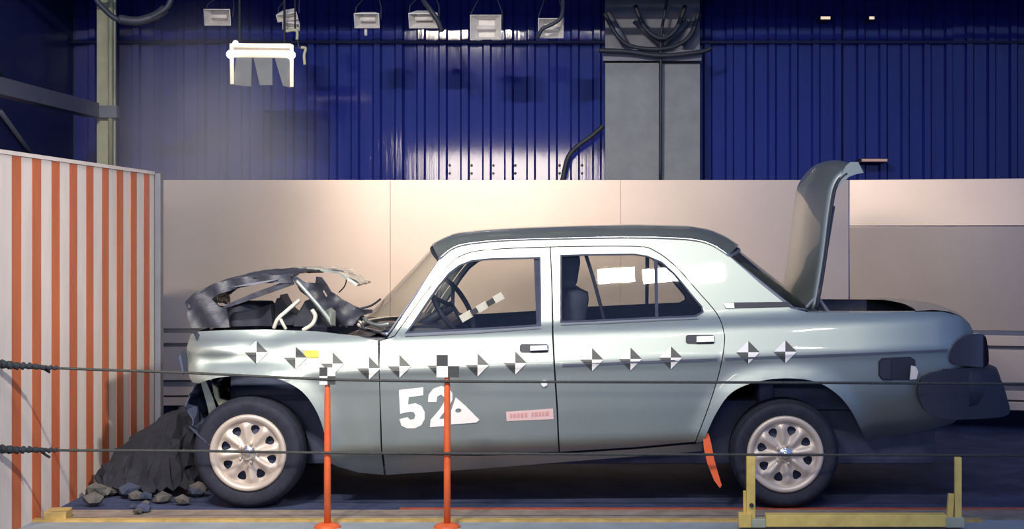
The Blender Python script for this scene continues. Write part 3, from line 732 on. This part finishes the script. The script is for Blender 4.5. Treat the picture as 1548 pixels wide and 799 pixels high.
for yv in (0.28, 1.52):
    newtube('lid_hinge', spline([P(1222, 466, 0.2)+Vector((0, yv-0.2, 0)), P(1232, 455, .2)+Vector((0, yv-0.2, 0)), P(1240, 452, .2)+Vector((0, yv-0.2, 0)), P(1259, 472, .2)+Vector((0, yv-0.2, -0.02))]), 0.011, M['steel'], car)
# cabin
def seat(y0, y1, xs, tilt):
    bm = bmesh.new(); box(bm, Vector((xs-0.22, (y0+y1)/2, 0.58)), (0.5, y1-y0, 0.16), None, 0.05)
    obj('seat_cushion', bm, M['liner'], car, True)
    bm = bmesh.new(); box(bm, Vector((xs+0.06, (y0+y1)/2, 0.86)), (0.13, y1-y0, 0.56), Matrix.Rotation(tilt, 3, 'Y'), 0.05)
    obj('seat_backrest', bm, M['liner'], car, True)
    bm = bmesh.new(); box(bm, Vector((xs+0.055, (y0+y1)/2, 1.24)), (0.10, 0.26, 0.20), Matrix.Rotation(tilt, 3, 'Y'), 0.045)
    obj('headrest', bm, M['liner'], car, True)
seat(0.32, 0.80, -0.19, 0.16); seat(1.02, 1.5, -0.24, 0.16)
bm = bmesh.new(); box(bm, Vector((0.42, 0.9, 0.56)), (0.5, 1.2, 0.18), None, 0.05); obj('rear_bench', bm, M['liner'], car, True)
bm = bmesh.new(); box(bm, Vector((0.68, 0.9, 0.80)), (0.14, 1.2, 0.42), Matrix.Rotation(0.3, 3, 'Y'), 0.05); obj('rear_backrest', bm, M['liner'], car, True)
swc = P(684, 462, 0.48); swr = Matrix.Rotation(math.radians(58), 4, 'Y') @ Matrix.Rotation(0.30, 4, 'X')
bm = bmesh.new()
ring = [swc+(Matrix.Translation((0, 0, 0)) @ swr @ Vector((0.19*math.cos(2*PI*k/32), 0.19*math.sin(2*PI*k/32), 0))) for k in range(33)]
tube(bm, ring, 0.014, 8, False)
sw = obj('steering_wheel', bm, M['plastic'], car, True)
for a in (0, 2.1, 4.2): newtube('spoke', [swc, swc+swr @ Vector((0.19*math.cos(a), 0.19*math.sin(a), 0))], 0.012, M['plastic'], sw, 6)
newtube('steering_column', [swc, swc+swr @ Vector((0, 0, -0.35))], 0.03, M['plastic'], car)
newtube('mirror_stalk', [P(664, 440, .5), P(662, 462, .5)], 0.012, M['steel'], car)
# black and white measuring stick in the driver's window
a, b = P(697, 482, 0.42), P(760, 446, 0.36); ang = math.atan2(-(b.z-a.z), b.x-a.x)
ms = empty('measuring_stick', a); ms.parent = car; ms.matrix_parent_inverse = parent_world(car).inverted(); ms.location = a
fr = [0, .25, .40, .63, .80, 1.0]
for i in range(5):
    p = a.lerp(b, fr[i]); r = a.lerp(b, fr[i+1]); hgt = 0.042 if i % 2 == 0 else 0.03
    newbox('stick_segment', (p+r)/2, ((r-p).length, 0.012, hgt), M['white'] if i % 2 == 0 else M['black'], ms, Matrix.Rotation(ang, 3, 'Y'), 0.002)
# wheels
def wheel(u, v, near):
    Yc = 0.145 if near else W-0.145; cx = PX(u, 0.06); cz = PZ(v, 0.06); sgn = 1 if near else -1
    wh = empty('wheel', (cx, Yc, cz)); wh.parent = car; wh.matrix_parent_inverse = parent_world(car).inverted()
    R = cz-0.004; hw = 0.10
    prof = [(0.195, -0.080), (0.215, -0.094), (0.245, -hw), (0.270, -0.097), (R-0.018, -0.088), (R-0.005, -0.072), (R, -0.05), (R-0.004, -0.025), (R, -0.02), (R, 0.02), (R-0.004, 0.025), (R, 0.05), (R-0.018, 0.088), (0.245, hw), (0.195, 0.08)]
    bm = bmesh.new(); lathe(bm, [(r, sgn*h) for r, h in prof], (cx, Yc, cz), 64); obj('tyre', bm, M['rubber'], wh, True)
    bm = bmesh.new(); lathe(bm, [(0.001, sgn*-0.04), (0.19, sgn*-0.04), (0.197, sgn*0.08), (0.001, sgn*0.08)], (cx, Yc, cz), 40); obj('brake_drum', bm, M['under'], wh, True)
    # outer ring of the wheel trim
    bm = bmesh.new(); lathe(bm, [(0.163, sgn*-0.068), (0.168, sgn*-0.086), (0.178, sgn*-0.098), (0.192, sgn*-0.102), (0.201, sgn*-0.096), (0.203, sgn*-0.07)], (cx, Yc, cz), 64); obj('rim_ring', bm, M['rim'], wh, True)
    # face with eight openings
    outer = [(0.170*math.cos(2*PI*k/64), 0.170*math.sin(2*PI*k/64)) for k in range(64)]; holes = []
    for k in range(8):
        a0 = 2*PI*(k+0.5)/8+0.12
        shp = [(0.098, 0.0), (0.108, 0.11), (0.124, 0.175), (0.140, 0.165), (0.147, 0.08), (0.148, 0.0), (0.147, -0.08), (0.140, -0.165), (0.124, -0.175), (0.108, -0.11)]
        holes.append([(r*math.cos(a0+da), r*math.sin(a0+da)) for r, da in shp])
    v2, _, f2 = cdt(outer, holes, 0.012)
    V = []
    for x, z in v2:
        r = math.hypot(x, z); a_ = math.atan2(z, x)
        ridge = (0.5+0.5*math.cos(8*(a_-0.12)))**1.5
        env = max(0, min(1, (r-0.035)/0.03))*max(0, min(1, (0.172-r)/0.03))
        V.append((cx+x, Yc-sgn*(0.070+0.026*ridge*env-0.006*env+0.012*math.exp(-(r/0.05)**2)), cz+z))
    o = pydata('rim_face', V, [f if near else f[::-1] for f in f2], M['rim'], wh, True)
    bm = bmesh.new(); lathe(bm, [(0.040, sgn*-0.075), (0.038, sgn*-0.092), (0.030, sgn*-0.098), (0.026, sgn*-0.096), (0.018, sgn*-0.108), (0.001, sgn*-0.114)], (cx, Yc, cz), 32); obj('hub_cap', bm, M['chrome'], wh, True)
    for k in range(5):
        a_ = 2*PI*k/5; bm = bmesh.new(); lathe(bm, [(0.008, sgn*-0.07), (0.008, sgn*-0.094), (0.001, sgn*-0.096)], (cx+0.05*math.cos(a_), Yc, cz+0.05*math.sin(a_)), 8); obj('wheel_nut', bm, M['rim'], wh)
    return wh
for near in (True, False):
    wheel(375, 684, near); wheel(1187, 686, near)
# ------------------------------------------------------------------ foreground
GY = -0.43
def pole(u, vt, side, label):
    t = empty('orange_pole', (PX(u, GY), GY, 0)); tag(t, label, 'pole', None)
    x = PX(u, GY)
    bm = bmesh.new(); lathe(bm, [(0.001, 0.022), (0.03, 0.022), (0.055, 0.014), (0.066, 0.004), (0.066, 0.0)], (x, GY, 0), 28, 'z'); obj('base_disc', bm, M['orange'], t, True)
    bm = bmesh.new(); tube(bm, [(x, GY, 0.0), (x, GY, 0.25), (x, GY, PZ(vt+25, GY)), (x, GY, PZ(vt+4, GY)), (x, GY, PZ(vt, GY))], [0.017, 0.017, 0.015, 0.012, 0.006], 12); obj('rod', bm, M['orange'], t, True)
    return t, x
def flag(t, uc, vc, h, w_):
    fl = empty('target_flag', P(uc, vc, GY-0.02)); fl.parent = t; fl.matrix_parent_inverse = parent_world(t).inverted()
    for i, (du, dv, m) in enumerate(((-w_, -h, M['black']), (0, -h, M['white']), (-w_, 0, M['white']), (0, 0, M['black']))):
        a = P(uc+du, vc+dv, GY-0.02); b = P(uc+du+w_, vc+dv+h, GY-0.02)
        newbox('flag_square', (a+b)/2, (abs(b.x-a.x), 0.005, abs(a.z-b.z)), m, fl)
t1, _ = pole(495, 575, -1, 'orange rod stand with a round foot in front of the front wheel arch'); flag(t1, 495, 568, 13, 12)
t2, _ = pole(676, 560, -1, 'orange rod stand with a round foot in front of the number on the door'); flag(t2, 677, 553, 17, 17)
def rope(pts, label, wrap):
    V = spline([P(u, v, Y) for u, v, Y in pts], 8)
    o = newtube('rope', V, 0.0065, M['rope'], None, 6); tag(o, label, 'rope')
    bm = bmesh.new(); pp = []; rr = []
    for i in range(40):
        t = i/39; u = -18+(wrap+18)*t
        v = np.interp(u, [p[0] for p in pts], [p[1] for p in pts]); Y = np.interp(u, [p[0] for p in pts], [p[2] for p in pts])
        pp.append(P(u, v+1.2*math.sin(i*2.1), Y)); rr.append((0.021+0.006*math.sin(i*1.7))*(1-0.6*t))
    tube(bm, pp, rr, 8); obj('wrapped_end', bm, M['ropedark'], o, True)
    newtube('loose_tail', spline([P(wrap*0.72, pts[1][1]+4, -0.58), P(wrap*0.8, pts[1][1]+9, -0.57), P(wrap*0.86, pts[1][1]+12, -0.56)]), 0.006, M['ropedark'], o, 6)
rope([(-18, 549, -0.92), (0, 550.5, -0.77), (85, 556, -0.55), (280, 563, -0.47), (494, 573, -0.455), (676, 576, -0.455), (900, 577, -0.455), (1200, 578, -0.455), (1620, 580, -0.455)], 'upper taut rope stretched across the car from the striped barrier', 88)
rope([(-18, 678, -0.92), (0, 679, -0.77), (85, 680, -0.55), (280, 681, -0.47), (494, 684, -0.455), (676, 685, -0.455), (900, 686, -0.455), (1200, 687, -0.455), (1620, 688, -0.455)], 'lower taut rope stretched across the wheels from the striped barrier', 88)
# yellow floor stand
YS = -0.50
ys = empty('yellow_stand', (PX(1285, YS), YS, 0)); tag(ys, 'low yellow steel stand with two uprights beside the rear wheel', 'stand')
def ybox(name, u0, u1, v0, v1, y0, y1, m=M['yellow'], bev=0.004):
    a = P(u0, v0, y0); b = P(u1, v1, y0); z0 = max(0.0, b.z)
    return newbox(name, ((a.x+b.x)/2, (y0+y1)/2, (a.z+z0)/2), (b.x-a.x, y1-y0, a.z-z0), m, ys, None, bev)
ybox('base_beam', 1158, 1432, 778, 796, YS, YS+0.07)
ybox('foot_block', 1117, 1136, 776, 797, YS-0.01, YS+0.05)
ybox('joint_plate', 1134, 1158, 784, 797, YS, YS+0.06, M['palepost'])
ybox('upright', 1129, 1142, 690, 790, YS+0.01, YS+0.05)
ybox('upright_back', 1124, 1130, 742, 790, YS+0.05, YS+0.08)
ybox('upright', 1444, 1454, 691, 792, YS+0.01, YS+0.04)
ybox('joint_plate', 1430, 1458, 782, 797, YS-0.005, YS+0.06, M['palepost'])
p = P(1436, 770, YS+.03); newbox('stub', (p.x, p.y, p.z), (0.028, 0.03, 0.16), M['yellow'], ys, Matrix.Rotation(0.08, 3, 'Y'), 0.003)
bm = bmesh.new(); lathe(bm, [(0.001, -0.012), (0.011, -0.012), (0.011, 0.01)], P(1136, 763, YS+0.01), 10); obj('bolt', bm, M['darksteel'], ys)
tag(newbox('wood_block', (PX(88, -0.22), -0.22, 0.025), (0.11, 0.14, 0.05), M['yellowline'], None, Matrix.Rotation(0.1, 3, 'Z'), 0.006), 'small yellow-brown wooden block on the floor against the barrier foot', 'block')
wk = crumple('wreckage', [[at(xv+0.05*math.sin(7*yv), yv, 0.04+zv*hv) for yv, hv in ((0.40, 0.02), (0.55, 0.55), (0.8, 0.95), (1.1, 1.05), (1.65, 1.0))] for xv, zv in ((-2.74, 0.08), (-2.70, 0.20), (-2.60, 0.28), (-2.46, 0.36), (-2.34, 0.42), (-2.26, 0.30), (-2.20, 0.08))], mat('soot_black', (0.014, 0.016, 0.026), 0.85, 0, 0.3, 9), None, 0.020, 0.008, 11)  # crumpled near-black sheet added in the dark area by the barrier
tag(wk, 'dark heap of crushed wreckage between the striped barrier and the front wheel', 'wreckage')
# rubble
rr = random.Random(5)
for k in range(22):
    u = rr.uniform(112, 245) if k < 17 else rr.uniform(245, 320); Y = rr.uniform(-0.12, 0.55); s = rr.uniform(0.02, 0.07)
    bm = bmesh.new(); bmesh.ops.create_icosphere(bm, subdivisions=1, radius=1)
    c = Vector((max(BX+0.1, PX(u, Y)), Y, 0))
    for v in bm.verts: v.co = Vector((v.co.x*s*rr.uniform(.8, 1.3), v.co.y*s*rr.uniform(.7, 1.2), v.co.z*s*rr.uniform(.5, .8)))
    mz = min(v.co.z for v in bm.verts)
    for v in bm.verts: v.co += c+Vector((0, 0, -mz+0.003))
    o = obj('rubble_chunk', bm, M['rubble'] if k % 3 else M['under']); o.name = 'rubble_chunk'
    tag(o, 'broken chunk of rubble on the floor between barrier and front wheel', 'rubble', 'rubble at the foot of the barrier')

# ------------------------------------------------------------------ lamps under the roof
LY = 4.4
tr = newtube('lighting_pipe', [(XL+0.01, LY+0.25, PZ(-14, LY)), (XR-0.01, LY+0.25, PZ(-14, LY))], 0.03, M['darksteel']); tag(tr, 'dark steel pipe across the hall carrying the lamps', 'pipe')
def flood(u, v, w_, h, label, tilt=0.2, lean=0.0, rim=0.75, host=None):
    """off floodlight: tapering reflector housing open towards the hall, on a bracket under the pipe"""
    c = P(u, v, LY); s = LY-CAMY; hw, hh = w_*s/F/2, h*s/F/2
    t = host or tag(empty('floodlight', c), label, 'lamp')
    R = Matrix.Rotation(tilt, 4, 'X') @ Matrix.Rotation(lean, 4, 'Y')
    def T(x, y, z): return c+R @ Vector((x, y, z))
    bm = bmesh.new()
    a = [bm.verts.new(T(sx*hw, -0.06, sz*hh)) for sx, sz in ((-1, -1), (1, -1), (1, 1), (-1, 1))]
    b = [bm.verts.new(T(sx*hw*rim*0.7, 0.06, sz*hh*rim)) for sx, sz in ((-1, -1), (1, -1), (1, 1), (-1, 1))]
    for i in range(4): bm.faces.new((a[i], a[(i+1) % 4], b[(i+1) % 4], b[i]))
    bm.faces.new(b)
    o = obj('reflector', bm, M['lampgrey'], t); md = o.modifiers.new('t', 'SOLIDIFY'); md.thickness = 0.008
    newtube('lamp_tube', [T(-hw*0.6, 0.0, 0), T(hw*0.6, 0.0, 0)], 0.018, M['lampgrey'], t, 8)
    for sx in (() if host else (-1, 1)): newtube('bracket', [T(sx*hw*1.04, 0.0, 0), T(sx*hw*1.0, 0.08, hh*1.3), Vector((c.x+sx*hw*0.5, LY+0.25, PZ(-14, LY)))], 0.005, M['darksteel'], t, 5)
    return t
flood(331, 25, 40, 25, 'dim grey floodlight, first from the side with the pale column', 0.25)
f2 = flood(436, 22, 32, 12, 'small double floodlight, pale above dark, over the lit lamp bank', 0.5, -0.15)
flood(442, 36, 26, 12, '', 0.5, 0.1, host=f2)
f3 = flood(556, 29, 38, 23, 'grey floodlight with a short stem hanging under it', 0.35)
newtube('stem', [P(553, 42, LY), P(553, 54, LY)], 0.013, M['lampgrey'], f3, 8)
flood(641, 28, 44, 24, 'grey floodlight crossed by a dark diagonal arm', 0.45)
flood(735, 42, 47, 37, 'largest square floodlight, left of the concrete pier', 0.05, 0.0)
flood(833, 43, 38, 30, 'square floodlight nearest the concrete pier, crossed by a black cable', 0.1)
for pts_, r_, lb in (([(640, -14, .22), (640, 0, -.05), (650, 14, -.15), (662, 32, -.15), (668, 48, -.13)], 0.02, 'black arm slanting across the middle grey floodlight'),
                     ([(850, -14, .22), (851, 8, -.05), (848, 26, -.15), (836, 36, -.15), (820, 44, -.15), (812, 58, -.13)], 0.016, 'thin black cable crossing the floodlight nearest the concrete pier')):
    tag(newtube('cable', spline([P(u, v, LY+dy) for u, v, dy in pts_]), r_, M['darksteel']), lb, 'cable')
for u, v, w_, lb in ((1248, 27, 14, 'brighter of two tiny lit lamps high on the dark blue wall'), (1318, 27, 7, 'fainter of two tiny lit lamps high on the dark blue wall'), (1322, 242, 38, 'thin glowing strip lamp behind the top of the boot lid')):
    Y = 5.7; a = P(u-w_/2, v, Y); b = P(u+w_/2, v, Y); t = empty('strip_lamp', (a+b)/2); tag(t, lb, 'lamp')
    m_ = M['lampglow'] if w_ < 30 else mat('dim_strip', (0.6, 0.4, 0.35), 0.5, emit=(0.8, 0.45, 0.38), estr=0.35)  # dim_strip: emission stands in for a streak of light on the wall
    newbox('tube', (a+b)/2, (b.x-a.x, 0.02, 0.022), m_, t); newbox('holder', (a+b)/2+Vector((0, 0.13, 0.0)), ((b.x-a.x)*1.1, 0.24, 0.035), M['darksteel'], t)
# the lit lamp bank
LB = 4.1
bk = empty('lamp_bank', P(396, 66, LB)); tag(bk, 'lit lamp bank with glowing frame and three grey flaps below the roof', 'lamp')
def seg(name, u0, v0, u1, v1, r, m, dy=0.0): return newtube(name, [P(u0, v0, LB+dy), P(u1, v1, LB+dy)], r, m, bk, 8)
seg('lamp_tube', 352, 68, 442, 70, 0.016, M['lampglow']); seg('lamp_tube', 352, 81, 442, 82, 0.03, M['lampglow'])
seg('lamp_tube', 350, 66, 351, 127, 0.016, M['lampglow']); seg('lamp_tube', 441, 68, 441, 131, 0.015, M['lampglow'])
for u, v, r in ((349, 82, 0.036), (440, 83, 0.035), (356, 65, 0.022)):
    bm = bmesh.new(); bmesh.ops.create_uvsphere(bm, u_segments=14, v_segments=10, radius=r, matrix=Matrix.Translation(P(u, v, LB-0.03))); obj('bulb', bm, M['lampcore'], bk, True)
for pl in ([(357, 88), (381, 88), (380, 130), (353, 128)], [(384, 88), (412, 88), (412, 128), (393, 128)], [(416, 88), (438, 88), (440, 132), (428, 129)]):
    a = [P(u, v, LB-0.02+0.002*(v-88)) for u, v in pl]
    o = pydata('flap', a, [(0, 1, 2, 3)], M['concrete'], bk); md = o.modifiers.new('t', 'SOLIDIFY'); md.thickness = 0.01
newbox('housing', P(396, 76, LB+0.12), (0.49, 0.12, 0.10), M['lampgrey'], bk, None, 0.01)
for u in (362, 430): newtube('hanger', [P(u, 66, LB+0.12), Vector((P(u, 66, LB+0.12).x, LB+0.12, ZC-0.002))], 0.010, M['darksteel'], bk, 6)
hk = empty('lamp_hook', P(450, 78, LB)); tag(hk, 'small pale clamp with two bent hooks beside the lit lamp bank', 'clamp')
newtube('hook', spline([P(432, 47, LB), P(448, 46, LB), P(449, 60, LB)]), 0.012, M['palepost'], hk, 6)
newtube('hook', spline([P(455, 72, LB), P(462, 73, LB), P(460, 84, LB), P(461, 98, LB)]), 0.012, M['palepost'], hk, 6)
newtube('hook_rod', [P(449, 58, LB), P(452, 72, LB), P(457, 74, LB)], 0.007, M['darksteel'], hk, 5)
newtube('hook_rod', [P(446, 46, LB), Vector((P(446, 46, LB).x, LB, ZC-0.002))], 0.007, M['darksteel'], hk, 5)

# ------------------------------------------------------------------ smoke over the far end of the barrier
sm = bpy.data.materials.new('smoke'); sm.use_nodes = True; nt = sm.node_tree; nt.nodes.clear()
o_ = nt.nodes.new('ShaderNodeOutputMaterial'); pv = nt.nodes.new('ShaderNodeVolumePrincipled'); pv.inputs['Color'].default_value = (0.8, 0.78, 0.78, 1)
pv.inputs['Anisotropy'].default_value = 0.0
tc = nt.nodes.new('ShaderNodeTexCoord'); no = nt.nodes.new('ShaderNodeTexNoise'); no.inputs['Scale'].default_value = 2.2; no.inputs['Detail'].default_value = 3
ln = nt.nodes.new('ShaderNodeVectorMath'); ln.operation = 'LENGTH'
fall = nt.nodes.new('ShaderNodeMapRange'); fall.inputs[1].default_value = 0.25; fall.inputs[2].default_value = 1.0; fall.inputs[3].default_value = 1.0; fall.inputs[4].default_value = 0.0; fall.interpolation_type = 'SMOOTHSTEP'
mu = nt.nodes.new('ShaderNodeMath'); mu.operation = 'MULTIPLY'; mu2 = nt.nodes.new('ShaderNodeMath'); mu2.operation = 'MULTIPLY'; mu2.inputs[1].default_value = 1.0
nt.links.new(tc.outputs['Object'], ln.inputs[0]); nt.links.new(ln.outputs['Value'], fall.inputs[0]); nt.links.new(tc.outputs['Object'], no.inputs['Vector'])
nt.links.new(no.outputs['Fac'], mu.inputs[0]); nt.links.new(fall.outputs[0], mu.inputs[1]); nt.links.new(mu.outputs[0], mu2.inputs[0]); nt.links.new(mu2.outputs[0], pv.inputs['Density'])
nt.links.new(pv.outputs[0], o_.inputs['Volume'])
bm = bmesh.new(); bmesh.ops.create_icosphere(bm, subdivisions=3, radius=1.0)
s_ = obj('smoke', bm, sm); s_.location = (-2.55, 2.2, 1.75); s_.scale = (0.95, 1.1, 1.35)
tag(s_, 'thin grey smoke hanging over the far end of the striped barrier', 'smoke', None, 'stuff')

for o in list(C.objects):
    g = {'floodlight': 'floodlights under the roof', 'rope': 'ropes across the car', 'orange_pole': 'orange rod stands',
         'brace_rod': 'brace rods on the side wall', 'strip_lamp': 'small lit lamps on the back wall', 'cable': 'cables under the roof'}.get(o.name.split('.')[0])
    if g and o.parent is None and 'category' in o: o['group'] = g
